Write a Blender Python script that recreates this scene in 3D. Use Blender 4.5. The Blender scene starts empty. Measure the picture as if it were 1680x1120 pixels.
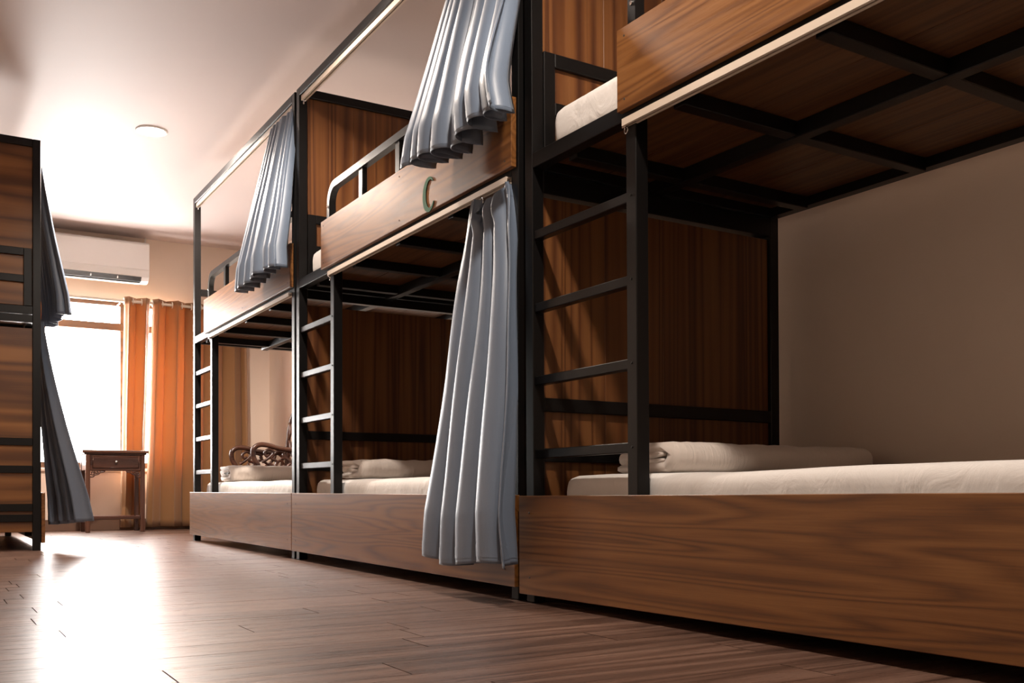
import bpy, bmesh, math, random
from mathutils import Vector, Matrix, noise as mnoise

R = math.radians
PI = math.pi
scene = bpy.context.scene
COL = scene.collection

# ------------------------------------------------------------------ camera
YAW = 30.84
cd = bpy.data.cameras.new('camera')
cam = bpy.data.objects.new('camera', cd)
COL.objects.link(cam)
cam.location = (0, 0, 0.328)
cam.rotation_euler = (R(90), 0, R(-YAW))
cd.sensor_width = 36.0
cd.lens = 36.0 * 1633 / 1680
cd.shift_y = (803 - 560) / 1680
cd.clip_start = 0.02
scene.camera = cam

# ------------------------------------------------------------------ light
world = bpy.data.worlds.new('sky')
scene.world = world
world.use_nodes = True
bg = world.node_tree.nodes['Background']
bg.inputs['Color'].default_value = (1.0, 0.965, 0.93, 1)
bg.inputs['Strength'].default_value = 60.0
LAMP_W = 108.0                      # each ceiling downlight
LAMP_COL = (1.0, 0.86, 0.74)
WIN = (0.50, 1.98, 0.50, 1.86)     # window opening x0 x1 z0 z1
ROOM = (-0.75, 2.66, -2.6, 8.62, 2.40)
pl = bpy.data.lights.new('window_daylight', 'AREA')
pl.shape = 'RECTANGLE'
pl.size = WIN[1] - WIN[0]
pl.size_y = WIN[3] - WIN[2]
pl.cycles.is_portal = True
po = bpy.data.objects.new('window_daylight', pl)
COL.objects.link(po)
po.location = ((WIN[0] + WIN[1]) / 2, ROOM[3] + 0.16, (WIN[2] + WIN[3]) / 2)
po.rotation_euler = (R(-90), 0, 0)

vs = scene.view_settings
vs.view_transform = 'Standard'
vs.look = 'None'
vs.gamma = 1.0
vs.use_curve_mapping = False
vs.exposure = 0.05

# ------------------------------------------------------------------ materials
MATS = {}


def new_mat(name):
    m = bpy.data.materials.new(name)
    m.use_nodes = True
    nt = m.node_tree
    b = nt.nodes['Principled BSDF']
    MATS[name] = m
    return m, nt, b


def N(nt, t, **kw):
    n = nt.nodes.new(t)
    for k, v in kw.items():
        setattr(n, k, v)
    return n


def plain(name, col, rough=0.5, metal=0.0, bump=0.0, bscale=200, spec=0.5, var=0.0, vscale=3):
    m, nt, b = new_mat(name)
    b.inputs['Base Color'].default_value = (*col, 1)
    b.inputs['Roughness'].default_value = rough
    b.inputs['Metallic'].default_value = metal
    b.inputs['Specular IOR Level'].default_value = spec
    tc = N(nt, 'ShaderNodeTexCoord')
    if var:
        n = N(nt, 'ShaderNodeTexNoise')
        n.inputs['Scale'].default_value = vscale
        n.inputs['Detail'].default_value = 5
        nt.links.new(tc.outputs['Object'], n.inputs['Vector'])
        r = N(nt, 'ShaderNodeValToRGB')
        r.color_ramp.elements[0].color = (*[c * (1 - var) for c in col], 1)
        r.color_ramp.elements[1].color = (*[min(1, c * (1 + var)) for c in col], 1)
        r.color_ramp.elements[0].position = 0.3
        r.color_ramp.elements[1].position = 0.7
        nt.links.new(n.outputs['Fac'], r.inputs['Fac'])
        nt.links.new(r.outputs['Color'], b.inputs['Base Color'])
    if bump:
        n = N(nt, 'ShaderNodeTexNoise')
        n.inputs['Scale'].default_value = bscale
        n.inputs['Detail'].default_value = 4
        nt.links.new(tc.outputs['Object'], n.inputs['Vector'])
        bp = N(nt, 'ShaderNodeBump')
        bp.inputs['Strength'].default_value = bump
        bp.inputs['Distance'].default_value = 0.01
        nt.links.new(n.outputs['Fac'], bp.inputs['Height'])
        nt.links.new(bp.outputs['Normal'], b.inputs['Normal'])
    return m


def wood(name, axis, dark, mid, light, rough=0.4, across=9.0, along=0.55, fine=0.35, rings=22.0, objvar=0.0, spec=0.5, bump=0.05):
    """veneer / timber whose grain runs along object axis 0, 1 or 2"""
    m, nt, b = new_mat(name)
    L = nt.links.new
    tc = N(nt, 'ShaderNodeTexCoord')
    oi = N(nt, 'ShaderNodeObjectInfo')
    off = N(nt, 'ShaderNodeVectorMath', operation='SCALE')
    off.inputs[0].default_value = (7.3, 11.1, 5.7)
    L(oi.outputs['Random'], off.inputs['Scale'])
    ad = N(nt, 'ShaderNodeVectorMath', operation='ADD')
    L(tc.outputs['Object'], ad.inputs[0])
    L(off.outputs['Vector'], ad.inputs[1])
    sc = [across] * 3
    sc[axis] = along
    mp = N(nt, 'ShaderNodeMapping')
    mp.inputs['Scale'].default_value = sc
    L(ad.outputs['Vector'], mp.inputs['Vector'])
    n1 = N(nt, 'ShaderNodeTexNoise')
    n1.inputs['Scale'].default_value = 0.62
    n1.inputs['Detail'].default_value = 1.6
    n1.inputs['Roughness'].default_value = 0.45
    n1.inputs['Distortion'].default_value = 0.35
    L(mp.outputs['Vector'], n1.inputs['Vector'])
    mu = N(nt, 'ShaderNodeMath', operation='MULTIPLY')
    mu.inputs[1].default_value = rings
    L(n1.outputs['Fac'], mu.inputs[0])
    sn = N(nt, 'ShaderNodeMath', operation='SINE')
    L(mu.outputs[0], sn.inputs[0])
    ma = N(nt, 'ShaderNodeMath', operation='MULTIPLY_ADD')
    ma.inputs[1].default_value = 0.5
    ma.inputs[2].default_value = 0.5
    L(sn.outputs[0], ma.inputs[0])
    pw = N(nt, 'ShaderNodeMath', operation='POWER')
    pw.inputs[1].default_value = 0.6
    L(ma.outputs[0], pw.inputs[0])
    ma = pw
    # fine fibres
    sf = [across * 14] * 3
    sf[axis] = along * 6
    mf = N(nt, 'ShaderNodeMapping')
    mf.inputs['Scale'].default_value = sf
    L(ad.outputs['Vector'], mf.inputs['Vector'])
    n2 = N(nt, 'ShaderNodeTexNoise')
    n2.inputs['Scale'].default_value = 1.0
    n2.inputs['Detail'].default_value = 4
    n2.inputs['Roughness'].default_value = 0.75
    L(mf.outputs['Vector'], n2.inputs['Vector'])
    # broad tone
    n3 = N(nt, 'ShaderNodeTexNoise')
    n3.inputs['Scale'].default_value = 0.9
    n3.inputs['Detail'].default_value = 2
    L(mp.outputs['Vector'], n3.inputs['Vector'])
    mx = N(nt, 'ShaderNodeMix', data_type='FLOAT')
    mx.inputs['Factor'].default_value = fine
    L(ma.outputs[0], mx.inputs['A'])
    L(n2.outputs['Fac'], mx.inputs['B'])
    mx2 = N(nt, 'ShaderNodeMix', data_type='FLOAT')
    mx2.inputs['Factor'].default_value = 0.35
    L(mx.outputs['Result'], mx2.inputs['A'])
    L(n3.outputs['Fac'], mx2.inputs['B'])
    cr = N(nt, 'ShaderNodeValToRGB')
    e = cr.color_ramp.elements
    e[0].position = 0.30
    e[0].color = (*dark, 1)
    e[1].position = 0.74
    e[1].color = (*light, 1)
    k = e.new(0.52)
    k.color = (*mid, 1)
    L(mx2.outputs['Result'], cr.inputs['Fac'])
    colout = cr.outputs['Color']
    if objvar:
        hs = N(nt, 'ShaderNodeHueSaturation')
        mr = N(nt, 'ShaderNodeMapRange')
        mr.inputs['To Min'].default_value = 1 - objvar
        mr.inputs['To Max'].default_value = 1 + objvar
        L(oi.outputs['Random'], mr.inputs['Value'])
        L(mr.outputs['Result'], hs.inputs['Value'])
        L(colout, hs.inputs['Color'])
        colout = hs.outputs['Color']
    L(colout, b.inputs['Base Color'])
    rr_ = N(nt, 'ShaderNodeMapRange')
    rr_.inputs['From Min'].default_value = 0.3
    rr_.inputs['From Max'].default_value = 0.7
    rr_.inputs['To Min'].default_value = rough * 0.75
    rr_.inputs['To Max'].default_value = rough * 1.25
    L(n2.outputs['Fac'], rr_.inputs['Value'])
    L(rr_.outputs['Result'], b.inputs['Roughness'])
    b.inputs['Specular IOR Level'].default_value = spec
    bp = N(nt, 'ShaderNodeBump')
    bp.inputs['Strength'].default_value = bump
    bp.inputs['Distance'].default_value = 0.004
    L(n2.outputs['Fac'], bp.inputs['Height'])
    L(bp.outputs['Normal'], b.inputs['Normal'])
    return m


WD, WM, WL = (0.085, 0.029, 0.006), (0.165, 0.063, 0.014), (0.24, 0.103, 0.029)
wood('walnut_along', 1, WD, WM, WL, 0.40, across=18, along=1.0, rings=80, fine=0.62)
wood('deck_veneer', 1, (0.05, 0.018, 0.006), (0.095, 0.036, 0.012), (0.14, 0.06, 0.022), 0.45, across=26, along=0.6, rings=40, fine=0.6)  # darker walnut for the deck, shade under the bunk put into its colour
wood('walnut_upright', 2, (0.055, 0.016, 0.004), (0.115, 0.039, 0.010), (0.175, 0.070, 0.020), 0.45, across=20, along=0.35, rings=40, fine=0.5)
wood('walnut_across', 0, WD, WM, WL, 0.42, across=12)
wood('floor_wood', 0, (0.050, 0.026, 0.018), (0.108, 0.058, 0.041), (0.19, 0.112, 0.082), 0.32, across=14, along=0.8, fine=0.6, rings=40, objvar=0.12, spec=0.55, bump=0.12)
wood('rosewood_across', 0, (0.028, 0.010, 0.006), (0.06, 0.021, 0.012), (0.10, 0.04, 0.022), 0.3, across=14)
wood('rosewood_upright', 2, (0.028, 0.010, 0.006), (0.06, 0.021, 0.012), (0.10, 0.04, 0.022), 0.3, across=14)
wood('window_wood', 0, (0.10, 0.05, 0.025), (0.17, 0.085, 0.045), (0.24, 0.13, 0.07), 0.45)
plain('black_steel', (0.005, 0.0045, 0.0045), 0.36, 0.0, 0.06, 400, spec=0.26)
plain('floor_joint', (0.02, 0.012, 0.009), 0.7)
plain('track_cream', (0.62, 0.53, 0.44), 0.35, 0.0, spec=0.5)
plain('chrome', (0.75, 0.74, 0.72), 0.18, 1.0)
plain('wall_paint', (0.72, 0.60, 0.505), 0.75, 0, 0.05, 120, var=0.03, vscale=2)
plain('ceiling_paint', (0.54, 0.455, 0.432), 0.6, 0, 0.03, 90, var=0.02, vscale=1.5)
plain('white_plastic', (0.82, 0.81, 0.79), 0.35, var=0.01)
plain('dark_plastic', (0.03, 0.03, 0.03), 0.5)
plain('green_paint', (0.001, 0.075, 0.022), 0.6, spec=0.2, var=0.05, vscale=30)
plain('baseboard_brown', (0.12, 0.06, 0.035), 0.45, var=0.1)
plain('tape_grey', (0.10, 0.11, 0.12), 0.8, var=0.1, vscale=60)
plain('cream_rod', (0.75, 0.66, 0.55), 0.35)
plain('tassel_red', (0.30, 0.09, 0.04), 0.8, var=0.3, vscale=60)


def cloth(name, col, rough, bscale, bump, sheen=0.3, transl=0.0, wr=0.0, tcol=None, spec=0.4, stretch=(1, 1, 1)):
    m, nt, b = new_mat(name)
    L = nt.links.new
    tc = N(nt, 'ShaderNodeTexCoord')
    n = N(nt, 'ShaderNodeTexNoise')
    n.inputs['Scale'].default_value = bscale
    n.inputs['Detail'].default_value = 5
    L(tc.outputs['Object'], n.inputs['Vector'])
    mp = N(nt, 'ShaderNodeMapping')
    mp.inputs['Scale'].default_value = stretch
    L(tc.outputs['Object'], mp.inputs['Vector'])
    w = N(nt, 'ShaderNodeTexNoise')
    w.inputs['Scale'].default_value = 7
    w.inputs['Detail'].default_value = 4
    w.inputs['Distortion'].default_value = 1.2
    L(mp.outputs['Vector'], w.inputs['Vector'])
    b1 = N(nt, 'ShaderNodeBump')
    b1.inputs['Strength'].default_value = wr
    b1.inputs['Distance'].default_value = 0.02
    L(w.outputs['Fac'], b1.inputs['Height'])
    b2 = N(nt, 'ShaderNodeBump')
    b2.inputs['Strength'].default_value = bump
    b2.inputs['Distance'].default_value = 0.002
    L(n.outputs['Fac'], b2.inputs['Height'])
    L(b1.outputs['Normal'], b2.inputs['Normal'])
    r = N(nt, 'ShaderNodeValToRGB')
    r.color_ramp.elements[0].color = (*[c * 0.9 for c in col], 1)
    r.color_ramp.elements[1].color = (*[min(1, c * 1.08) for c in col], 1)
    L(n.outputs['Fac'], r.inputs['Fac'])
    L(r.outputs['Color'], b.inputs['Base Color'])
    b.inputs['Roughness'].default_value = rough
    b.inputs['Specular IOR Level'].default_value = spec
    b.inputs['Sheen Weight'].default_value = sheen
    L(b2.outputs['Normal'], b.inputs['Normal'])
    if transl:
        t = N(nt, 'ShaderNodeBsdfTranslucent')
        t.inputs['Color'].default_value = (*(tcol or col), 1)
        ms = N(nt, 'ShaderNodeMixShader')
        ms.inputs[0].default_value = transl
        L(b.outputs[0], ms.inputs[1])
        L(t.outputs[0], ms.inputs[2])
        L(ms.outputs[0], nt.nodes['Material Output'].inputs['Surface'])
    return m


cloth('curtain_blue', (0.135, 0.178, 0.245), 0.42, 500, 0.15, 0.08, wr=0.10, spec=0.6, stretch=(1, 1, 0.3))
cloth('sheet_white', (0.74, 0.71, 0.68), 0.8, 700, 0.1, 0.2, wr=0.35, stretch=(0.7, 1.6, 1))
cloth('quilt_white', (0.72, 0.64, 0.58), 0.85, 600, 0.2, 0.3, wr=0.30, stretch=(6, 0.8, 0.8))
cloth('curtain_orange', (0.30, 0.155, 0.065), 0.45, 500, 0.15, 0.2, transl=0.20, tcol=(0.62, 0.27, 0.085), wr=0.06, stretch=(1, 1, 0.2))


def glass():
    m, nt, b = new_mat('window_glass')
    t = N(nt, 'ShaderNodeBsdfTransparent')
    g = N(nt, 'ShaderNodeBsdfGlossy')
    g.inputs['Roughness'].default_value = 0.02
    ms = N(nt, 'ShaderNodeMixShader')
    ms.inputs[0].default_value = 0.06
    nt.links.new(t.outputs[0], ms.inputs[1])
    nt.links.new(g.outputs[0], ms.inputs[2])
    nt.links.new(ms.outputs[0], nt.nodes['Material Output'].inputs['Surface'])


glass()
lm, lnt, lb = new_mat('lamp_diffuser')
lb.inputs['Base Color'].default_value = (0.9, 0.88, 0.85, 1)
lb.inputs['Emission Color'].default_value = (*LAMP_COL, 1)
lb.inputs['Emission Strength'].default_value = 30.0

# ------------------------------------------------------------------ mesh helpers


def link(name, me, mat, parent=None, smooth=False):
    o = bpy.data.objects.new(name, me)
    COL.objects.link(o)
    if mat and not me.materials:
        me.materials.append(MATS[mat])
    if parent:
        o.parent = parent
    if smooth:
        for p in me.polygons:
            p.use_smooth = True
    return o


def empty(name, loc=(0, 0, 0), rot=(0, 0, 0)):
    o = bpy.data.objects.new(name, None)
    COL.objects.link(o)
    o.location = loc
    o.rotation_euler = rot
    o.empty_display_size = 0.1
    return o


def tag(o, label=None, cat=None, group=None, kind=None):
    if label:
        o['label'] = label
    if cat:
        o['category'] = cat
    if group:
        o['group'] = group
    if kind:
        o['kind'] = kind
    return o


def bm_box(bm, x0, x1, y0, y1, z0, z1):
    vs_ = [bm.verts.new(p) for p in ((x0, y0, z0), (x1, y0, z0), (x1, y1, z0), (x0, y1, z0),
                                     (x0, y0, z1), (x1, y0, z1), (x1, y1, z1), (x0, y1, z1))]
    for f in ((0, 3, 2, 1), (4, 5, 6, 7), (0, 1, 5, 4), (1, 2, 6, 5), (2, 3, 7, 6), (3, 0, 4, 7)):
        bm.faces.new([vs_[i] for i in f])


def finish(bm, name, mat, parent=None, bevel=0.0, seg=1, smooth=False):
    if bevel:
        bmesh.ops.bevel(bm, geom=bm.edges[:], offset=bevel, segments=seg, affect='EDGES', profile=0.5)
    bmesh.ops.recalc_face_normals(bm, faces=bm.faces[:])
    me = bpy.data.meshes.new(name)
    bm.to_mesh(me)
    bm.free()
    return link(name, me, mat, parent, smooth)


def box(name, x0, x1, y0, y1, z0, z1, mat, parent=None, bevel=0.002, seg=1):
    """box with its own origin at its centre, so grain differs by object"""
    c = Vector(((x0 + x1) / 2, (y0 + y1) / 2, (z0 + z1) / 2))
    bm = bmesh.new()
    bm_box(bm, x0 - c.x, x1 - c.x, y0 - c.y, y1 - c.y, z0 - c.z, z1 - c.z)
    o = finish(bm, name, mat, parent, bevel, seg)
    o.location = c
    return o


def bm_tube(bm, pts, rad, seg=10, sx=1.0, closed=False):
    """round tube along a poly-line; rad may be a list"""
    pts = [Vector(p) for p in pts]
    n = len(pts)
    rings = []
    up = None
    for i, p in enumerate(pts):
        if closed:
            t = pts[(i + 1) % n] - pts[i - 1]
        else:
            t = pts[min(i + 1, n - 1)] - pts[max(i - 1, 0)]
        t.normalize()
        if up is None:
            up = Vector((0, 0, 1)) if abs(t.z) < 0.9 else Vector((1, 0, 0))
        a = t.cross(up)
        if a.length < 1e-4:
            a = t.orthogonal()
        a.normalize()
        b = a.cross(t).normalized()
        up = b
        r = rad[i] if isinstance(rad, (list, tuple)) else rad
        rings.append([bm.verts.new(p + (a * math.cos(2 * PI * k / seg) * sx + b * math.sin(2 * PI * k / seg)) * r)
                      for k in range(seg)])
    m = n if closed else n - 1
    for i in range(m):
        A, B = rings[i], rings[(i + 1) % n]
        for k in range(seg):
            bm.faces.new((A[k], A[(k + 1) % seg], B[(k + 1) % seg], B[k]))
    if not closed:
        bm.faces.new(rings[0][::-1])
        bm.faces.new(rings[-1])


def bm_lathe(bm, prof, seg=24, axis='z', org=(0, 0, 0)):
    """prof: list of (radius, height)"""
    rings = []
    org = Vector(org)
    for r, h in prof:
        ring = []
        for k in range(seg):
            a = 2 * PI * k / seg
            p = (r * math.cos(a), r * math.sin(a), h)
            if axis == 'x':
                p = (h, p[0], p[1])
            elif axis == 'y':
                p = (p[0], h, p[1])
            ring.append(bm.verts.new(org + Vector(p)))
        rings.append(ring)
    for A, B in zip(rings, rings[1:]):
        for k in range(seg):
            bm.faces.new((A[k], A[(k + 1) % seg], B[(k + 1) % seg], B[k]))
    bm.faces.new(rings[0][::-1])
    bm.faces.new(rings[-1])


def tube(name, pts, rad, mat, parent=None, seg=10, sx=1.0, closed=False):
    bm = bmesh.new()
    bm_tube(bm, pts, rad, seg, sx, closed)
    return finish(bm, name, mat, parent, smooth=True)


def flat_sweep(name, path, w, t, mat, parent=None):
    """rectangular bar (w along X, t in the YZ plane) along a path given as (y, z)"""
    bm = bmesh.new()
    rings = []
    n = len(path)
    for i, (y, z) in enumerate(path):
        y0, z0 = path[max(i - 1, 0)]
        y1, z1 = path[min(i + 1, n - 1)]
        d = Vector((0, y1 - y0, z1 - z0)).normalized()
        nn = Vector((0, -d.z, d.y)) * t / 2
        p = Vector((0, y, z))
        rings.append([bm.verts.new(p + nn + Vector((-w / 2, 0, 0))), bm.verts.new(p + nn + Vector((w / 2, 0, 0))),
                      bm.verts.new(p - nn + Vector((w / 2, 0, 0))), bm.verts.new(p - nn + Vector((-w / 2, 0, 0)))])
    for A, B in zip(rings, rings[1:]):
        for k in range(4):
            bm.faces.new((A[k], A[(k + 1) % 4], B[(k + 1) % 4], B[k]))
    bm.faces.new(rings[0][::-1])
    bm.faces.new(rings[-1])
    return finish(bm, name, mat, parent)


def smooth_path(pts, n=8):
    """Catmull-Rom through points"""
    P = [Vector(p) for p in pts]
    P = [P[0] * 2 - P[1]] + P + [P[-1] * 2 - P[-2]]
    out = []
    for i in range(1, len(P) - 2):
        for k in range(n):
            t = k / n
            a, b, c, d = P[i - 1], P[i], P[i + 1], P[i + 2]
            out.append(0.5 * ((2 * b) + (c - a) * t + (2 * a - 5 * b + 4 * c - d) * t * t + (3 * b - a - 3 * c + d) * t ** 3))
    out.append(P[-2])
    return out


# ------------------------------------------------------------------ the room
X0, X1, Y0, Y1, ZC = ROOM
T = 0.15
fl = box('floor', X0 - T, X1 + T, Y0 - T, Y1 + T, -0.12, -0.003, 'floor_joint', bevel=0)
tag(fl, kind='structure')
rnd = random.Random(4)
PW, PL = 0.132, 0.93
bm = bmesh.new()
bm_box(bm, -0.5, 0.5, -0.5, 0.5, -0.5, 0.5)
plank_me = None
y = -0.5
row = 0
while y < Y1 - 0.01:
    w = min(PW, Y1 - y)
    x = X0 - rnd.uniform(0, PL)
    while x < X1 - 0.01:
        a, b_ = max(x, X0), min(x + PL, X1)
        if b_ - a > 0.03:
            if plank_me is None:
                bm2 = bmesh.new()
                bm_box(bm2, -PL / 2 + .0016, PL / 2 - .0016, -PW / 2 + .0006, PW / 2 - .0006, -0.015, 0)
                plank_me = bpy.data.meshes.new('plank')
                bm2.to_mesh(plank_me)
                bm2.free()
            p = link('plank', plank_me, 'floor_wood', fl)
            p.matrix_parent_inverse = Matrix.Translation(-fl.location)
            p.location = ((a + b_) / 2, y + w / 2, rnd.uniform(-0.0002, 0.0002))
            p.scale = ((b_ - a) / PL, w / PW, 1)
        x += PL
    y += PW
    row += 1
bm.free()
tag(box('ceiling', X0 - T, X1 + T, Y0 - T, Y1 + T, ZC, ZC + 0.12, 'ceiling_paint', bevel=0), kind='structure')
tag(box('wall_right', X1, X1 + T, Y0 - T, Y1 + T, -0.003, ZC, 'wall_paint', bevel=0), kind='structure')
tag(box('wall_left', X0 - T, X0, Y0 - T, Y1 + T, -0.003, ZC, 'wall_paint', bevel=0), kind='structure')
tag(box('wall_back', X0, X1, Y0 - T, Y0, -0.003, ZC, 'wall_paint', bevel=0), kind='structure')
bm = bmesh.new()
wx0, wx1, wz0, wz1 = WIN
TW = 0.2
bm_box(bm, X0, wx0, Y1, Y1 + TW, 0, ZC)
bm_box(bm, wx1, X1, Y1, Y1 + TW, 0, ZC)
bm_box(bm, wx0, wx1, Y1, Y1 + TW, 0, wz0)
bm_box(bm, wx0, wx1, Y1, Y1 + TW, wz1, ZC)
tag(finish(bm, 'wall_window', 'wall_paint'), kind='structure')
tag(box('baseboard_window', X0, X1, Y1 - 0.014, Y1, 0, 0.09, 'baseboard_brown'), kind='structure')
tag(box('baseboard_right', X1 - 0.014, X1, Y0, Y1 - 0.014, 0, 0.09, 'baseboard_brown'), kind='structure')

# window: wooden frame, two lower sashes and two transom lights
win = empty('window_1', ((wx0 + wx1) / 2, Y1 + 0.1, wz0))
tag(win, kind='structure')


def wpart(name, x0, x1, z0, z1, ya, yb, mat):
    o = box(name, x0, x1, ya, yb, z0, z1, mat, win, 0.003)
    o.location -= win.location
    return o


fy0, fy1 = Y1 + 0.03, Y1 + 0.10
TR = 1.655                                   # transom bar height
wpart('window_frame', wx0, wx0 + 0.05, wz0, wz1, fy0, fy1, 'window_wood')
wpart('window_frame', wx1 - 0.05, wx1, wz0, wz1, fy0, fy1, 'window_wood')
wpart('window_frame', wx0 + .05, wx1 - .05, wz0, wz0 + 0.05, fy0, fy1, 'window_wood')
wpart('window_frame', wx0 + .05, wx1 - .05, wz1 - 0.03, wz1, fy0, fy1, 'window_wood')
wpart('transom_bar', wx0 + .05, wx1 - .05, TR - 0.03, TR + 0.03, fy0 - .02, fy1, 'window_wood')
for a, b_ in ((wx0 + .05, 1.425), (1.475, wx1 - .05)):
    for z0, z1 in ((wz0 + .05, TR - .03), (TR + .03, wz1 - .03)):
        wpart('pane', a, b_, z0, z1, fy0 + .03, fy0 + .036, 'window_glass')
wpart('mullion', 1.425, 1.475, wz0 + .05, TR - .03, fy0, fy1, 'window_wood')
wpart('mullion', 1.425, 1.475, TR + .03, wz1 - .03, fy0, fy1, 'window_wood')
wpart('window_sill', wx0 - .03, wx1 + .03, wz0 - 0.025, wz0, Y1 - 0.03, Y1 + 0.12, 'wall_paint')

# ------------------------------------------------------------------ bunk beds
L_, W_ = 2.03, 1.04
ZT = 2.215


def bunk_bed(label, loc, rot, board_off, stile_off, zfar=0.0, znear=0.0, panel_z=(0.040, 0.312), end_panels=True, gap=0.03, grain='walnut_upright'):
    e = empty('bunk_bed', loc, rot)
    tag(e, label, 'bunk bed', 'bunk beds')
    S = 'black_steel'
    P = lambda n, *a, mat=S, bv=0.002, parent=e: box(n, *a, mat, parent, bv)
    p0, p1 = 0.02, 0.06                       # front posts
    q0, q1 = W_ - 0.04, W_
    ya, yb = 0.004, 0.044
    yc, yd = L_ - 0.044, L_ - 0.004
    # posts
    for (xa, xb) in ((p0, p1), (q0, q1)):
        P('post', xa, xb, ya, yb, znear, ZT)
        P('post', xa, xb, yc, yd, zfar, ZT)
    # canopy rails
    P('canopy_rail', p0, p1, yb, yc, ZT - .04, ZT)
    P('canopy_rail', q0, q1, yb, yc, ZT - .04, ZT)
    P('canopy_rail', p1, q0, ya, yb, ZT - .04, ZT)
    if end_panels:
        P('canopy_rail', p1, q0, yc, yd, ZT - .04, ZT)
    # deck frame: side rails, end rails, cross beams, centre beam
    for z0, z1 in ((1.272, 1.315), (0.155, 0.195)):
        P('side_rail', p0, p1, yb, yc, z0, z1)
        P('side_rail', q0, q1, yb, yc, z0, z1)
        P('end_rail', p1, q0, ya, yb, z0, z1)
        P('end_rail', p1, q0, yc, yd, z0, z1)
    cx0, cx1 = 0.455, 0.495
    beams = [L_ - 0.63 - 0.44 * k for k in range(-1, 4)]
    for yy in beams:
        P('cross_beam', p1, cx0, yy - .02, yy + .02, 1.262, 1.300)
        P('cross_beam', cx1, q0, yy - .02, yy + .02, 1.262, 1.300)
    P('centre_beam', cx0, cx1, yb, yc, 1.258, 1.300)
    # deck boards above the beams (two tiers)
    dx = q0 - p1
    nb = 4
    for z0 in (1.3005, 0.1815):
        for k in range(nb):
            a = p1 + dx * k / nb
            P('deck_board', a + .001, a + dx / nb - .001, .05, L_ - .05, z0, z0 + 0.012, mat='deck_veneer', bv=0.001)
    # lower front panel and upper guard board
    lp = P('front_panel', 0.0, 0.018, -.008, L_ + .006, panel_z[0], panel_z[1], mat='walnut_along', bv=0.0015)
    ub = P('guard_board', 0.0, 0.018, 0.012, L_ - board_off, 1.289, 1.498, mat='walnut_along', bv=0.0015)
    for par, ys, zs in ((lp, (.05, L_ - .05), (panel_z[0] + .05, panel_z[1] - .05)),
                        (ub, (.05, L_ / 2 - .2, L_ - board_off - .03), (1.315, 1.475))):
        for yy in ys:
            for zz in zs:
                bm = bmesh.new()
                bm_lathe(bm, [(0.003, 0.0), (0.003, -0.0006), (0.002, -0.001)], 8, 'x')
                s = finish(bm, 'screw', 'dark_plastic', par)
                s.location = Vector((0, yy, zz)) - par.location
    # tubular guard rail behind the board
    g1 = L_ - board_off - 0.035
    rr = 0.075
    zt = 1.645
    path = [(g1, 1.42), (g1, zt - rr)]
    for k in range(1, 9):
        a = PI / 2 * k / 8
        path.append((g1 - rr + rr * math.cos(a), zt - rr + rr * math.sin(a)))
    path += [(g1 - 0.6, zt), (yb, zt)]
    g = flat_sweep('guard_rail', path, 0.03, 0.03, S, e)
    g.location = (0.035, 0, 0)
    for k in range(1, 5):
        yy = g1 - 0.36 * k
        if yy > 0.15:
            P('baluster', 0.024, 0.046, yy - .02, yy + .02, 1.42, zt - .012)
    bm = bmesh.new()
    bm_lathe(bm, [(0.006, 0.0), (0.006, -0.003), (0.003, -0.005)], 10, 'x')
    s = finish(bm, 'bolt', 'chrome', e)
    s.location = (0.02, g1, zt - rr - .01)
    # ladder
    s0 = L_ - stile_off - 0.04
    P('ladder_stile', p0, p1, s0, s0 + .04, panel_z[0] + .02, 1.272)
    for k in range(4):
        z = 0.439 + 0.2125 * k
        P('ladder_rung', 0.026, 0.054, s0 + .04, yc, z - .013, z + .013)
        for yy in (s0 + .02,):
            bm = bmesh.new()
            bm_lathe(bm, [(0.0035, 0.0), (0.0035, -0.0012), (0.002, -0.002)], 8, 'x')
            s = finish(bm, 'bolt', 'black_steel', e)
            s.location = (p0, yy, z)
    # curtain tracks
    for (nm, x0, x1, z0, z1, a, b_) in (('curtain_track', 0.004, 0.026, 1.252, 1.270, .05, s0 + .036),
                                       ('curtain_track', 0.028, 0.050, ZT - .064, ZT - .041, .05, yc - .004)):
        bm = bmesh.new()                      # C-section rail, open below
        t = 0.004
        bm_box(bm, x0, x1, a, b_, z1 - t, z1)
        bm_box(bm, x0, x0 + t, a, b_, z0, z1 - t)
        bm_box(bm, x1 - t, x1, a, b_, z0, z1 - t)
        bm_box(bm, x0 + t, x0 + .008, a, b_, z0, z0 + .002)
        bm_box(bm, x1 - .008, x1 - t, a, b_, z0, z0 + .002)
        tr = finish(bm, nm, 'track_cream', e)
        st = box('track_stop', x0 + .003, x1 - .003, b_ - .012, b_ + .004, z0 - .004, z1 - .005, 'chrome', tr, .001)
        bm = bmesh.new()
        bm_tube(bm, [((x0 + x1) / 2, b_ - .004 + .007 * math.cos(i * PI / 5), z0 - .010 + .008 * math.sin(i * PI / 5)) for i in range(10)],
                .0015, 6, closed=True)
        finish(bm, 'track_hook', 'chrome', tr, smooth=True)
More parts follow.
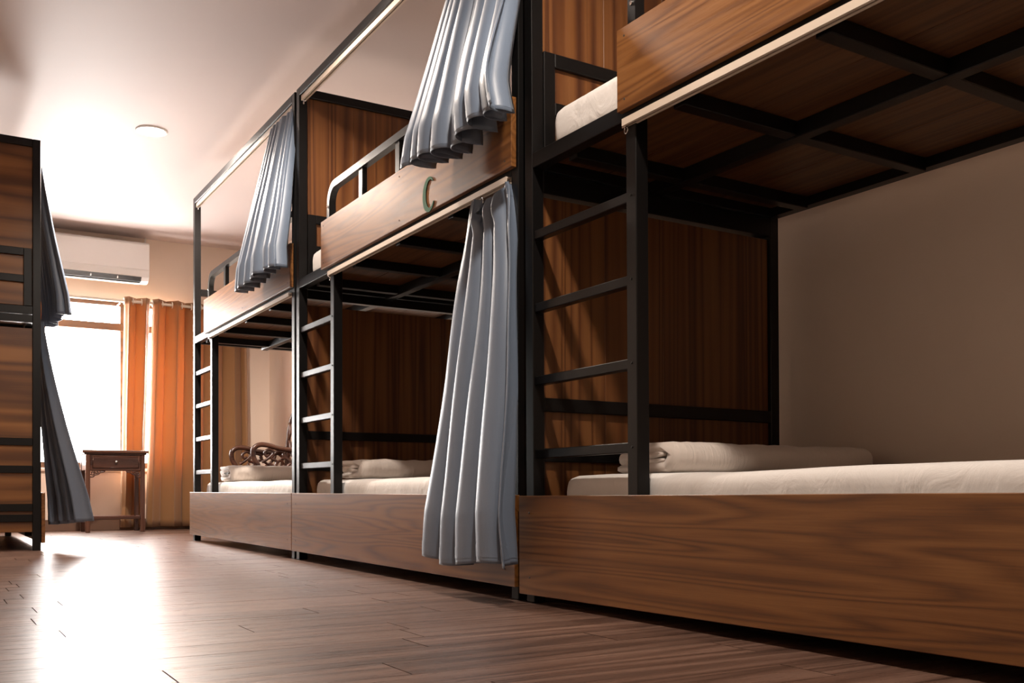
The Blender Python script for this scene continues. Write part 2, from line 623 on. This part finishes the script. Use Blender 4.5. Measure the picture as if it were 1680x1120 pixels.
    # head end: inner short frame and wood panels
    if end_panels:
        P('head_post', p1 + .004, p1 + .044, yc, yd, 1.315, 1.625)
        P('head_rail', p1 + .044, q0, yc, yd, 1.585, 1.625)
        P('head_rail', p1 + .044, q0, yc, yd, 1.44, 1.48)
        for z in (0.585, 0.437, 0.232):
            P('head_rail', p1, q0, yc, yd, z - .02, z + .02)
        P('head_rail', p1, q0, yc, yd, 1.197 + gap, 1.268)
        n = 4
        for k in range(n):
            a = p1 + (q0 - p1) * k / n
            b_ = p1 + (q0 - p1) * (k + 1) / n
            P('lower_head_board', a + .0001, b_ - .0001, yd - .026, yd - .014, 0.1, 1.197, mat=grain, bv=.0012)
            P('upper_head_board', a + .0001, b_ - .0001, yd - .026, yd - .014, 1.318, ZT - .04, mat=grain, bv=.0012)
    else:
        P('head_rail', p1, q0, yc, yd, 1.585, 1.625)
    return e


def at_bed(far_y, yaw=0.0, x=1.515, pitch=0.0, zoff=0.0):
    c, s = math.cos(R(yaw)), math.sin(R(yaw))
    return (x + L_ * s, far_y - L_ * c, zoff + L_ * math.sin(R(-pitch))), (R(pitch), 0, R(yaw))


l1, r1 = at_bed(2.49, 1.45, 1.515, -0.5, -0.008)
bunk_bed('walnut and black steel bunk bed nearest the camera, its lower quilt fully in view', l1, r1, 0.465, 0.475, 0.008, -0.0097, (0.032, 0.318), gap=0.008)
l2, r2 = at_bed(4.56)
bunk_bed('middle walnut bunk bed in the right row, hung with two blue-grey curtains', l2, r2, 0.39, 0.455)
l3, r3 = at_bed(6.61)
bunk_bed('far walnut bunk bed of the right row, open-ended toward the window', l3, r3, 0.36, 0.445, end_panels=False)
LBX, LBY = 0.592, 5.92
bunk_bed('bunk bed on the left side, its wood-panelled end facing the camera', (LBX, LBY + L_, 0), (0, 0, PI), 0.42, 0.46, grain='walnut_across')

# green hand-cut letter on the middle bed's guard board
bm = bmesh.new()
LX = 1.5145
def c_pt(t):                                   # t: 0 top terminal .. 1 bottom terminal
    a = R(50) + t * R(275)
    return Vector((0, -0.040 * math.cos(a), 0.054 * math.sin(a)))   # seen from the aisle, +Y is to the left
n = 30
prev = None
for i in range(n + 1):
    t = i / n
    p = c_pt(t)
    d = (c_pt(min(1, t + .01)) - c_pt(max(0, t - .01))).normalized()
    nn = Vector((0, -d.z, d.y))
    w = 0.003 + 0.0095 * math.sin(PI * min(1, max(0, t))) ** 1.5 * (1.0 if t < .7 else .85)
    ring = [bm.verts.new(p + nn * w), bm.verts.new(p - nn * w), bm.verts.new(p - nn * w + Vector((-.002, 0, 0))), bm.verts.new(p + nn * w + Vector((-.002, 0, 0)))]
    if prev:
        for k in range(4):
            bm.faces.new((prev[k], prev[(k + 1) % 4], ring[(k + 1) % 4], ring[k]))
    else:
        bm.faces.new(ring)
    prev = ring
bm.faces.new(prev[::-1])
o = finish(bm, 'board_letter', 'green_paint')
o.location = (LX, 3.09, 1.346)
tag(o, 'green letter C stuck on the middle bed guard board', 'letter')

# ------------------------------------------------------------------ mattresses and quilts


def mattress(label, loc, rot, x0, x1, y0, y1, z0, z1, seed):
    e_rot = rot
    bm = bmesh.new()
    cx, cy = (x0 + x1) / 2, (y0 + y1) / 2
    bm_box(bm, x0 - cx, x1 - cx, y0 - cy, y1 - cy, 0, z1 - z0)
    bmesh.ops.bevel(bm, geom=bm.edges[:], offset=0.045, segments=5, affect='EDGES', profile=0.6)
    bmesh.ops.subdivide_edges(bm, edges=[e for e in bm.edges if e.calc_length() > .3], cuts=26, use_grid_fill=True)
    for v in bm.verts:
        k = mnoise.noise(Vector((v.co.x * 3, v.co.y * 2.2, v.co.z * 5 + seed)))
        k2 = mnoise.noise(Vector((v.co.x * 11, v.co.y * 7, v.co.z * 9 + seed + 5)))
        if v.co.z > 0.02:
            v.co.z += 0.006 * k + 0.0025 * k2
            v.co.x += 0.004 * k2
    o = finish(bm, 'mattress', 'sheet_white', smooth=True)
    M = Matrix.Translation(loc) @ Matrix.Rotation(rot[2], 4, 'Z') @ Matrix.Rotation(rot[0], 4, 'X')
    o.matrix_world = M @ Matrix.Translation((cx, cy, z0))
    tag(o, label, 'mattress', 'white mattresses on the bunks')
    return o


def quilt(label, loc, rot, x0, x1, y0, y1, z0, H, seed):
    """folded quilt: an outer strip wrapping an inner doubled strip, swept along X"""
    th = H * 0.30
    W = y1 - y0

    def strip(path, t):
        out_a, out_b = [], []
        n = len(path)
        for i in range(n):
            a = Vector(path[max(i - 1, 0)])
            c = Vector(path[min(i + 1, n - 1)])
            d = (c - a).normalized()
            nn = Vector((-d.y, d.x))
            p = Vector(path[i])
            k = t / 2
            if i in (0, n - 1):
                k *= 0.45
            elif i in (1, n - 2):
                k *= 0.9
            out_a.append(p + nn * k)
            out_b.append(p - nn * k)
        return out_a + out_b[::-1]
    outer = [(W, H - th / 2), (W - .02, H - th / 2)] + [(W - .02 - (W - .02 - H / 2) * k / 6, H - th / 2) for k in range(1, 7)]
    rad = (H - th) / 2
    for k in range(1, 9):
        a = PI / 2 + PI * k / 8
        outer.append((H / 2 + rad * math.cos(a) * 1.1, H / 2 + rad * math.sin(a)))
    outer += [(H / 2 + (W - .02 - H / 2) * k / 6, th / 2) for k in range(1, 7)] + [(W, th / 2)]
    t2 = (H - 2 * th) / 2 * 1.08
    zi = H / 2
    r2 = t2 / 2
    inner = [(H * .62, zi + r2), (H * .62 + .02, zi + r2)] + [(H * .62 + (W - .03 - H * .62) * k / 6, zi + r2) for k in range(1, 7)]
    for k in range(1, 7):
        a = PI / 2 - PI * k / 6
        inner.append((W - .03 + r2 * math.cos(a), zi + r2 * math.sin(a)))
    inner += [(W - .03 - (W - .03 - H * .62) * k / 6, zi - r2) for k in range(1, 7)]
    bm = bmesh.new()
    NS = 34
    ln = x1 - x0
    for which, (path, t) in enumerate(((outer, th * 1.02), (inner, t2 * 1.02))):
        poly = strip(path, t)
        cen = Vector((W / 2, H / 2))
        prev = None
        for s in range(NS + 1):
            u = s / NS
            e = min(u, 1 - u) * ln
            shrink = 1.0 - 0.10 * max(0, 1 - e / 0.03) ** 2
            ring = []
            for j, p in enumerate(poly):
                q = cen + (p - cen) * shrink
                nz = mnoise.noise(Vector((u * 9, q.x * 7 + seed, q.y * 9)))
                n2 = mnoise.noise(Vector((u * 38, q.x * 5, q.y * 6 + seed)))
                xx = ln * u + (0.012 * mnoise.noise(Vector((q.x * 12, q.y * 25, seed + which))) if s in (0, NS) else 0)
                ring.append(bm.verts.new((xx, q.x + 0.006 * nz + .0025 * n2, max(0.0, q.y + (0.006 * nz + .003 * n2) * min(1, q.y / .03)))))
            if prev:
                m = len(ring)
                for k in range(m):
                    bm.faces.new((prev[k], prev[(k + 1) % m], ring[(k + 1) % m], ring[k]))
            else:
                bm.faces.new(ring[::-1])
            prev = ring
        bm.faces.new(prev)
    o = finish(bm, 'folded_quilt', 'quilt_white', smooth=True)
    M = Matrix.Translation(loc) @ Matrix.Rotation(rot[2], 4, 'Z') @ Matrix.Rotation(rot[0], 4, 'X')
    o.matrix_world = M @ Matrix.Translation((x0, y0, z0))
    tag(o, label, 'quilt', 'folded quilts at the bed heads')
    return o


ZM = 0.374
beds = ((l1, r1, 'nearest'), (l2, r2, 'middle'), (l3, r3, 'far'))
for i, (l, r, nm) in enumerate(beds):
    lowtxt = ('white sheeted mattress on the lower bunk of the nearest right bed',
              'white sheeted mattress on the lower bunk of the middle bed',
              'white mattress glaring in window light on the far lower bunk')[i]
    uptxt = ('white mattress on the nearest upper bunk, showing beside the guard board',
             'white mattress corner on the upper bunk of the middle bed',
             'white mattress on the upper bunk of the far bed')[i]
    mattress(lowtxt, l, r, 0.068, W_ - .05, 0.06, L_ - 0.12, 0.1965, ZM, i * 3.1)
    mattress(uptxt, l, r, 0.030 + .034, W_ - .05, 0.06, L_ - 0.075, 1.3165, 1.442, i * 2.7 + 9)
quilt('folded white quilt on the nearest lower bunk, half in shade', l1, r1, 0.21, 1.03, L_ - 0.45, L_ - 0.175, ZM + .005, 0.082, 1.3)
quilt('folded white quilt on the lower bunk of the middle bed', l2, r2, 0.17, 0.97, L_ - 0.43, L_ - 0.17, ZM + .005, 0.085, 4.7)
quilt('folded white quilt on the far lower bunk, before the carved chair', l3, r3, 0.15, 0.97, L_ - 0.45, L_ - 0.17, ZM + .005, 0.10, 8.1)
Ml = (LBX, LBY + L_, 0)
mattress('white mattress on the lower bunk of the left bed, behind its panelled end', Ml, (0, 0, PI), 0.068, W_ - .05, 0.06, L_ - .12, 0.1965, ZM, 20)
mattress('white mattress on the upper bunk of the left bed, behind its panelled end', Ml, (0, 0, PI), 0.064, W_ - .05, 0.06, L_ - .075, 1.3165, 1.442, 23)

# ------------------------------------------------------------------ bed curtains


def drape(name, label, cat, group, fn, nu, nv, mat, thick=0.0025):
    bm = bmesh.new()
    grid = [[bm.verts.new(fn(i / nu, j / nv)) for i in range(nu + 1)] for j in range(nv + 1)]
    for j in range(nv):
        for i in range(nu):
            bm.faces.new((grid[j][i], grid[j][i + 1], grid[j + 1][i + 1], grid[j + 1][i]))
    me = bpy.data.meshes.new(name)
    bm.to_mesh(me)
    bm.free()
    o = link(name, me, mat, smooth=True)
    if thick:
        m = o.modifiers.new('thickness', 'SOLIDIFY')
        m.thickness = thick
        m.offset = 0
    tag(o, label, cat, group)
    return o


def lerp(a, b, t):
    return a + (b - a) * t


def smooth(t):
    t = max(0, min(1, t))
    return t * t * (3 - 2 * t)


def bed_curtain(label, out, ytop, ybot, xtop, xbot, ztop, zbot, amp, nf, seed, nv=46, sag=None, flare=None, ypow=1.0, pleat=0, om=.50, rum=.008):
    """out: -1 hangs on the -X side. ytop / ybot: (start, end) along Y"""
    rg = random.Random(seed)
    jit = [rg.uniform(-.22, .22) for _ in range(nf + 3)]
    am = [rg.uniform(.7, 1.25) for _ in range(nf + 3)]

    def fn(u, v):
        k = u * nf
        i0 = int(k)
        f = k - i0
        ph = 2 * PI * (k + lerp(jit[i0], jit[i0 + 1], smooth(f)))
        a_v = lerp(amp[0], amp[1], min(1, v * 1.1))
        a = a_v * lerp(am[i0], am[i0 + 1], smooth(f))
        cc = math.cos(ph / 2)
        wave = 2 * math.sqrt(cc * cc + .004) - 1        # broad rounded crests, pinched valleys
        vy = v ** ypow
        y = lerp(lerp(ytop[0], ytop[1], u), lerp(ybot[0], ybot[1], u), vy)
        xm = lerp(xtop, xbot, min(1, v * 1.15))
        drift = rum * mnoise.noise(Vector((u * 5 + .8 * v, v * 2.2, seed))) * min(1, v * 2)
        x = xm + out * (a * wave) + drift
        y += om * a * math.sin(ph) + 0.012 * mnoise.noise(Vector((u * 4 + 3, v * 3, seed + 7))) * v
        if pleat:
            e_ = math.exp(-v / .07)
            x += out * .009 * e_ * math.sin(2 * PI * pleat * u) + out * .006 * math.exp(-((v - .12) / .08) ** 2) * math.sin(2 * PI * pleat * .5 * u + 1)
            y += .004 * e_ * math.sin(4 * PI * pleat * u)
        if flare:
            x += out * flare(u, v)
        zb = zbot(u) if callable(zbot) else zbot
        z = lerp(ztop, zb, v)
        if sag:
            dz, dxx = sag(u, v)
            z -= dz
            x += out * dxx
        return (x, y, z)
    nu = max(nf * 14, pleat * 12)
    o = drape('bed_curtain', label, 'curtain', 'blue-grey bunk curtains', fn, nu, nv, 'curtain_blue')
    # stitched heading tape and hem as bands lying on the cloth
    for nm, va, vb in (('heading_tape', 0.0, 0.035), ('hem', 0.955, 0.985)):
        bm = bmesh.new()
        rows = []
        for j in range(3):
            v = lerp(va, vb, j / 2)
            rows.append([Vector(fn(i / nu, v)) for i in range(nu + 1)])
        for sgn in (1, -1):
            g = []
            for j in range(3):
                rr_ = []
                for i in range(nu + 1):
                    d = rows[j][min(i + 1, nu)] - rows[j][max(i - 1, 0)]
                    nn = Vector((d.y, -d.x, 0))
                    if nn.length > 1e-6:
                        nn.normalize()
                    rr_.append(bm.verts.new(rows[j][i] + nn * .0022 * sgn))
                g.append(rr_)
            for j in range(2):
                for i in range(nu):
                    bm.faces.new((g[j][i], g[j][i + 1], g[j + 1][i + 1], g[j + 1][i]))
        me = bpy.data.meshes.new(nm)
        bm.to_mesh(me)
        bm.free()
        h = link(nm, me, 'tape_grey' if nm == 'heading_tape' and out > 5 else 'curtain_blue', o, smooth=True)
    # hooks
    for k in range(nf):
        u = (k + .5) / nf
        p = Vector(fn(u, 0.0))
        if sag and sag(u, 0)[0] > .012:
            continue
        cxm = xtop
        bm = bmesh.new()
        bm_tube(bm, [(p.x, p.y, p.z - .02), (p.x, p.y, p.z + .004), (lerp(p.x, cxm, .5), p.y + .003, p.z + .012), (cxm, p.y, p.z + .010), (cxm, p.y - .002, p.z + .016)],
                .0016, 6)
        finish(bm, 'curtain_hook', 'chrome', o, smooth=True)
    return o


# middle bed, upper
bed_curtain('blue-grey curtain bunched on the upper bunk of the middle bed', -1,
            (2.55, 2.84), (2.34, 3.03), 1.552, 1.440, ZT - .066, lambda u: 1.372 + .02 * u + .01 * math.sin(u * 9), (0.022, 0.056), 8, 11,
            flare=lambda u, v: 0.06 * smooth((v - .3) / .7) * (1 - u) ** 3)
# middle bed, lower: heading partly unhooked
def sag2(u, v):
    m = math.exp(-((u - .62) / .16) ** 2) + .8 * math.exp(-((u - .30) / .07) ** 2)
    k = max(0, 1 - v / .16) ** 1.5
    return 0.075 * m * k, 0.035 * m * math.sin(min(1, v / .1) * PI) * k + .012 * m * k
bed_curtain('long blue-grey curtain at the middle lower bunk, almost reaching the floor', -1,
            (2.555, 2.79), (2.37, 2.90), 1.530, 1.432, 1.248, lambda u: 0.108 + .012 * math.sin(u * 7), (0.016, 0.044), 4, 5, nv=110, sag=sag2, ypow=.7, pleat=9, om=.45, rum=.014)
# far bed, upper
bed_curtain('blue-grey curtain on the upper bunk of the far right bed', -1,
            (4.60, 4.98), (4.47, 5.18), 1.552, 1.440, ZT - .066, lambda u: 1.355 + .012 * math.sin(u * 6), (0.022, 0.05), 8, 23)
# left bed, upper and lower
bed_curtain('blue-grey curtain seen edge-on at the left upper bunk', 1,
            (5.97, 6.20), (5.94, 6.36), 0.560, 0.645, ZT - .066, lambda u: 1.285 + .02 * math.sin(u * 6), (0.014, 0.032), 6, 31,
            flare=lambda u, v: 0.05 * v * v * (1 - u))
bed_curtain('blue-grey curtain billowing into the aisle at the left lower bunk', 1,
            (5.98, 6.22), (5.90, 6.30), 0.578, 0.655, 1.248, lambda u: 0.125 + .03 * (1 - u), (0.014, 0.042), 4, 37,
            flare=lambda u, v: 0.15 * v ** 1.6 * (1 - u), ypow=.8)

# ------------------------------------------------------------------ window curtains, rod


def eyelet_curtain(label, xt, xb, ztop, zbot, yt, amp, nf, seed):
    rg = random.Random(seed)

    def fn(u, v):
        ph = 2 * PI * nf * u
        a = amp * (1 + .25 * mnoise.noise(Vector((u * 6, v * 1.5, seed))) * v) * (1 - .15 * v)
        s = math.sin(ph)
        x = lerp(lerp(xt[0], xt[1], u), lerp(xb[0], xb[1], u), v) + .25 * a * math.sin(2 * ph) + .01 * mnoise.noise(Vector((u * 5, v * 3, seed))) * v
        return (x, yt - a * s, lerp(ztop, zbot, v))
    nu = int(nf * 18)
    o = drape('window_curtain', label, 'curtain', 'orange-brown window curtains', fn, nu, 30, 'curtain_orange', 0.002)
    for k in range(int(nf * 2)):
        u = (k + .0) / (2 * nf)
        x, y_, z = fn(u, 0)
        bm = bmesh.new()
        rad = .024
        bm_tube(bm, [(x, y_ + rad * math.cos(i * PI / 8), ROD_Z + rad * math.sin(i * PI / 8)) for i in range(16)], .005, 6, closed=True)
        finish(bm, 'eyelet', 'cream_rod', o, smooth=True)
    return o


ROD_Z, ROD_Y = 1.85, 8.50
eyelet_curtain('narrow orange-brown curtain falling behind the side table', (1.43, 1.63), (1.40, 1.575), 1.885, 0.025, ROD_Y, .045, 1.5, 3)
eyelet_curtain('wide orange-brown curtain glowing beside the window, right of the side table', (1.65, 2.42), (1.595, 2.44), 1.885, 0.025, ROD_Y, .058, 5.0, 8)
eyelet_curtain('orange-brown curtain at the left of the window, behind the left bed curtain', (0.42, 0.90), (0.30, 0.60), 1.885, 0.025, ROD_Y, .044, 4.0, 15)
rod = empty('curtain_rod', (1.4, ROD_Y, ROD_Z))
o = tube('rod', [(-1.08, 0, 0), (1.12, 0, 0)], .012, 'cream_rod', rod, 12)
for s in (-1.08, 1.12):
    bm = bmesh.new()
    bm_lathe(bm, [(.012, 0), (.02, .008), (.026, .022), (.02, .036), (.006, .044)], 14, 'x')
    f = finish(bm, 'finial', 'cream_rod', rod, smooth=True)
    f.location = (s, 0, 0)
    if s < 0:
        f.rotation_euler = (0, PI, 0)
for s in (-1.03, 0.0, 1.07):
    tube('rod_bracket', [(s, 0, -.014), (s, .02, -.02), (s, Y1 - ROD_Y, -.02)], .006, 'cream_rod', rod, 8)
tag(rod, 'cream curtain rod over the window carrying the orange curtains', 'curtain rod')

# ------------------------------------------------------------------ side table by the window
st = empty('side_table', (1.31, 8.29, 0))
tag(st, 'dark carved rosewood side table with a drawer under the window', 'table')
tw, td, th_ = 0.215, 0.145, 0.632
box('table_top', -tw - .025, tw + .025, -td - .02, td + .02, th_ - .022, th_, 'rosewood_across', st, .006, 2)
box('top_moulding', -tw - .012, tw + .012, -td - .008, td + .008, th_ - .034, th_ - .022, 'rosewood_across', st, .003)
for sx in (-1, 1):
    for sy in (-1, 1):
        x0 = sx * tw - (.032 if sx > 0 else 0)
        y0 = sy * td - (.032 if sy > 0 else 0)
        box('leg', x0, x0 + .032, y0, y0 + .032, 0, th_ - .034, 'rosewood_upright', st, .003)
z0, z1 = th_ - .155, th_ - .034
box('apron', -tw + .032, tw - .032, -td + .004, -td + .022, z0, z1, 'rosewood_across', st, .002)
box('apron', -tw + .032, tw - .032, td - .022, td - .004, z0, z1, 'rosewood_across', st, .002)
for sx in (-1, 1):
    box('apron', sx * (tw - .013) - .009, sx * (tw - .013) + .009, -td + .032, td - .032, z0, z1, 'rosewood_across', st, .002)
dr = box('drawer', -tw + .05, tw - .05, -td - .006, -td + .003, z0 + .022, z1 - .014, 'rosewood_across', st, .003)
bm = bmesh.new()
dl, dh = tw - .05, (z1 - z0 - .036) / 2
for a, b_ in (((-dl, dh), (dl, dh)), ((-dl, -dh), (dl, -dh)), ((-dl, -dh), (-dl, dh)), ((dl, -dh), (dl, dh))):
    bm_tube(bm, [(a[0], -.005, a[1]), (b_[0], -.005, b_[1])], .003, 6)
finish(bm, 'drawer_bead', 'rosewood_across', dr, smooth=True)
bm = bmesh.new()
bm_lathe(bm, [(.004, 0), (.004, -.008), (.011, -.014), (.009, -.022), (.003, -.024)], 14, 'y')
finish(bm, 'knob', 'chrome', dr, smooth=True).location = (0, -.004, 0)
for zz in (0.112,):
    box('stretcher', -tw + .032, tw - .032, -td + .006, -td + .026, zz - .012, zz + .012, 'rosewood_across', st, .003)
    box('stretcher', -tw + .032, tw - .032, td - .026, td - .006, zz - .012, zz + .012, 'rosewood_across', st, .003)
    for sx in (-1, 1):
        box('stretcher', sx * (tw - .016) - .010, sx * (tw - .016) + .010, -td + .032, td - .032, zz - .012, zz + .012, 'rosewood_across', st, .003)
for sx in (-1, 1):
    bm = bmesh.new()
    ex = sx * (tw - .032)
    zt_ = z0
    yy = -td + .013
    def q(a, b):
        return (ex - sx * a, yy, zt_ - b)
    bm_tube(bm, smooth_path([q(0, .052), q(.022, .050), q(.036, .036), q(.058, .030), q(.075, .016), q(.098, .012), q(.108, 0)], 6), .0055, 8)
    bm_tube(bm, smooth_path([q(.003, .03), q(.02, .036), q(.03, .026), q(.022, .014), q(.010, .018), q(.014, .026)], 6), .0045, 8)
    bm_tube(bm, smooth_path([q(.036, .003), q(.034, .016), q(.046, .024), q(.058, .016), q(.052, .008), q(.046, .012)], 6), .0042, 8)
    bm_tube(bm, smooth_path([q(.07, .003), q(.074, .012), q(.086, .009), q(.084, .003)], 6), .004, 8)
    bm_tube(bm, [q(0, .003), q(.108, .003)], .004, 6)
    finish(bm, 'carved_bracket', 'rosewood_across', st, smooth=True)

# tassel tie hanging at the window, left of the table
ts = empty('curtain_tassel', (1.0, 8.47, 0.36))
tag(ts, 'small reddish tassel hanging between left bed curtain and side table', 'tassel')
bm = bmesh.new()
bm_lathe(bm, [(.004, .17), (.016, .155), (.019, .135), (.010, .118)], 14)
finish(bm, 'tassel_knob', 'tassel_red', ts, smooth=True)
bm = bmesh.new()
for k in range(14):
    a = 2 * PI * k / 14
    bm_tube(bm, [(.008 * math.cos(a), .008 * math.sin(a), .122), (.017 * math.cos(a), .017 * math.sin(a), .06), (.021 * math.cos(a), .021 * math.sin(a), 0)], .0035, 5)
tag(finish(bm, 'tassel_fringe', 'tassel_red', ts, smooth=True), kind='stuff')
tube('tassel_cord', smooth_path([(0, 0, .165), (-.01, .01, .3), (-.06, .02, .42), (-.16, .08, .46), (-.26, .09, .46)], 6), .005, 'tassel_red', ts, 8)

# ------------------------------------------------------------------ carved armchair in the corner
ch = empty('carved_armchair', (2.34, 7.50, 0))
tag(ch, 'dark carved rosewood armchair in the corner behind the far bed', 'chair')
# faces -X: front at x=-.25, back at x=.24 ; arms at y=-.29 / +.29
HW = 0.29
box('seat', -.26, .22, -HW - .01, HW + .01, .405, .445, 'rosewood_across', ch, .008, 2)
for y_ in (-HW + .02, HW - .02):
    tube('leg', smooth_path([(-.225, y_, 0), (-.245, y_, .06), (-.222, y_, .22), (-.228, y_, .408)], 6), [.026 if i < 6 else .022 for i in range(19)], 'rosewood_upright', ch, 10)
    tube('leg', smooth_path([(.215, y_, 0), (.195, y_, .12), (.19, y_, .25), (.19, y_, .408)], 6), .022, 'rosewood_upright', ch, 10)
    box('stretcher', -.215, .185, y_ - .012, y_ + .012, .10, .13, 'rosewood_across', ch, .003)
box('seat_apron', -.245, -.225, -HW + .045, HW - .045, .345, .405, 'rosewood_across', ch, .004)
box('stretcher', -.232, -.21, -HW + .045, HW - .045, .10, .13, 'rosewood_across', ch, .003)
for y_ in (-HW, HW):
    # arm: front support sweeps up into a scrolled hand rest and back
    arm = smooth_path([(-.215, y_, .44), (-.200, y_, .50), (-.232, y_, .56), (-.235, y_, .622), (-.195, y_, .655), (-.13, y_, .655), (-.04, y_, .632), (.08, y_, .620), (.20, y_, .625)], 7)
    tube('arm', arm, .019, 'rosewood_across', ch, 10)
    def sc(pts, r=.0105):
        bm_tube(bm, smooth_path([(a, y_, b) for a, b in pts], 7), r, 8)
    bm = bmesh.new()
    sc([(-.17, .53), (-.13, .555), (-.085, .60), (-.115, .625), (-.15, .605), (-.14, .575), (-.118, .583)])
    sc([(-.115, .53), (-.08, .50), (-.06, .535), (-.10, .56), (-.055, .61), (-.01, .60), (.0, .565), (-.03, .555)])
    sc([(-.02, .455), (.03, .51), (.09, .56), (.11, .60), (.075, .615), (.05, .59), (.07, .575)])
    sc([(.12, .455), (.07, .51), (.01, .56), (-.01, .59), (.02, .615), (.045, .60)])
    sc([(-.14, .455), (-.11, .49), (-.075, .47), (-.09, .455)])
    sc([(-.06, .452), (-.03, .49), (.0, .50), (.02, .47), (.0, .46)])
    sc([(.09, .452), (.11, .49), (.14, .50), (.16, .47), (.14, .46)])
    sc([(.15, .455), (.12, .52), (.15, .56), (.18, .53), (.16, .51), (.17, .58), (.14, .61)])
    finish(bm, 'carved_arm_panel', 'rosewood_across', ch, smooth=True)
for y_ in (-HW + .012, HW - .012):
    tube('back_post', smooth_path([(.20, y_, .43), (.205, y_, .62), (.22, y_ * .98, .80), (.235, y_ * .9, .90), (.245, y_ * .74, .955)], 7), .018, 'rosewood_upright', ch, 10)
yb_ = HW - .012
tube('crest_rail', smooth_path([(.245, -yb_ * .76, .95), (.25, -yb_ * .5, .985), (.25, -.06, .985), (.25, 0, 1.03), (.25, .06, .985), (.25, yb_ * .5, .985), (.245, yb_ * .76, .95)], 7), .02, 'rosewood_across', ch, 10)
box('back_splat', .205, .225, -.085, .085, .445, .96, 'rosewood_upright', ch, .006)
bm = bmesh.new()
for s in (-1, 1):
    for zz in (.52, .66, .80):
        bm_tube(bm, smooth_path([(.214, s * .09, zz - .06), (.214, s * .15, zz - .04), (.214, s * .20, zz), (.216, s * .17, zz + .05), (.214, s * .12, zz + .04), (.214, s * .13, zz), (.214, s * .16, zz + .01)], 6), .011, 8)
        bm_tube(bm, smooth_path([(.214, s * .27, zz - .07), (.214, s * .23, zz - .03), (.216, s * .24, zz + .03), (.218, s * .262, zz + .06)], 6), .010, 8)
finish(bm, 'carved_back_panel', 'rosewood_upright', ch, smooth=True)

# ------------------------------------------------------------------ air conditioner
ac = empty('air_conditioner', (1.17, Y1, 2.0))
tag(ac, 'white wall-mounted air conditioner above the window', 'air conditioner')
aw = 0.44
prof = [(0, .015), (-.10, .0), (-.165, .012), (-.20, .045), (-.212, .09), (-.212, .29), (-.20, .315), (-.16, .33), (0, .33)]
def prism(name, prof, x0, x1, mat, parent, bevel=0.0):
    bm = bmesh.new()
    a = [bm.verts.new((x0, y_, z)) for y_, z in prof]
    b = [bm.verts.new((x1, y_, z)) for y_, z in prof]
    n = len(prof)
    bm.faces.new(a)
    bm.faces.new(b[::-1])
    for k in range(n):
        bm.faces.new((a[k], b[k], b[(k + 1) % n], a[(k + 1) % n]))
    return finish(bm, name, mat, parent, bevel, 2)
prism('housing', prof, -aw, aw, 'white_plastic', ac, .006)
box('front_cover', -aw + .004, aw - .004, -.2185, -.212, .098, .300, 'white_plastic', ac, .003, 2)
prism('air_outlet', [(-.108, -.0015), (-.165, .0095), (-.198, .041), (-.19, .05), (-.11, .012)], -aw + .05, aw - .06, 'dark_plastic', ac)
lv = prism('louver', [(-.112, -.006), (-.150, -.002), (-.150, .001), (-.112, -.002)], -aw + .055, aw - .065, 'white_plastic', ac)
for x_ in (-.2, 0, .2):
    box('louver_rib', x_ - .004, x_ + .004, -.196, -.160, .018, .034, 'white_plastic', ac, .001)
tube('refrigerant_pipe', smooth_path([(aw - .02, -.03, .325), (aw - .005, -.03, .35), (aw + .0, -.03, .385), (aw + .002, -.03, .398)], 5), .006, 'white_plastic', ac, 8)

# ------------------------------------------------------------------ ceiling downlights


def downlight(label, x, y_, watts):
    e = empty('ceiling_downlight', (x, y_, ZC))
    tag(e, label, 'ceiling light', 'recessed ceiling downlights')
    bm = bmesh.new()
    bm_lathe(bm, [(.074, -.001), (.074, -.006), (.080, -.009), (.086, -.007), (.089, 0)], 32)
    finish(bm, 'trim_ring', 'white_plastic', e, smooth=True)
    bm = bmesh.new()
    bm_lathe(bm, [(.073, -.002), (.073, -.008), (.055, -.012), (.001, -.014)], 32)
    finish(bm, 'diffuser', 'lamp_diffuser', e, smooth=True)
    ld = bpy.data.lights.new('downlight_beam', 'SPOT')
    ld.energy = watts
    ld.color = LAMP_COL
    ld.shadow_soft_size = 0.045
    ld.spot_size = R(165)
    ld.spot_blend = 0.5
    lo = bpy.data.objects.new('downlight_beam', ld)
    COL.objects.link(lo)
    lo.parent = e
    lo.location = (0, 0, -.065)


downlight('bright round downlight in the ceiling before the air conditioner', 1.16, 6.0, LAMP_W * 2.8)
downlight('round ceiling downlight over the aisle beside the middle bed', 1.05, 3.75, LAMP_W)
downlight('round ceiling downlight over the aisle beside the nearest bed', 1.03, 1.45, LAMP_W * 1.1)
downlight('round ceiling downlight over the aisle behind the camera', 1.03, -0.8, LAMP_W * 0.35)
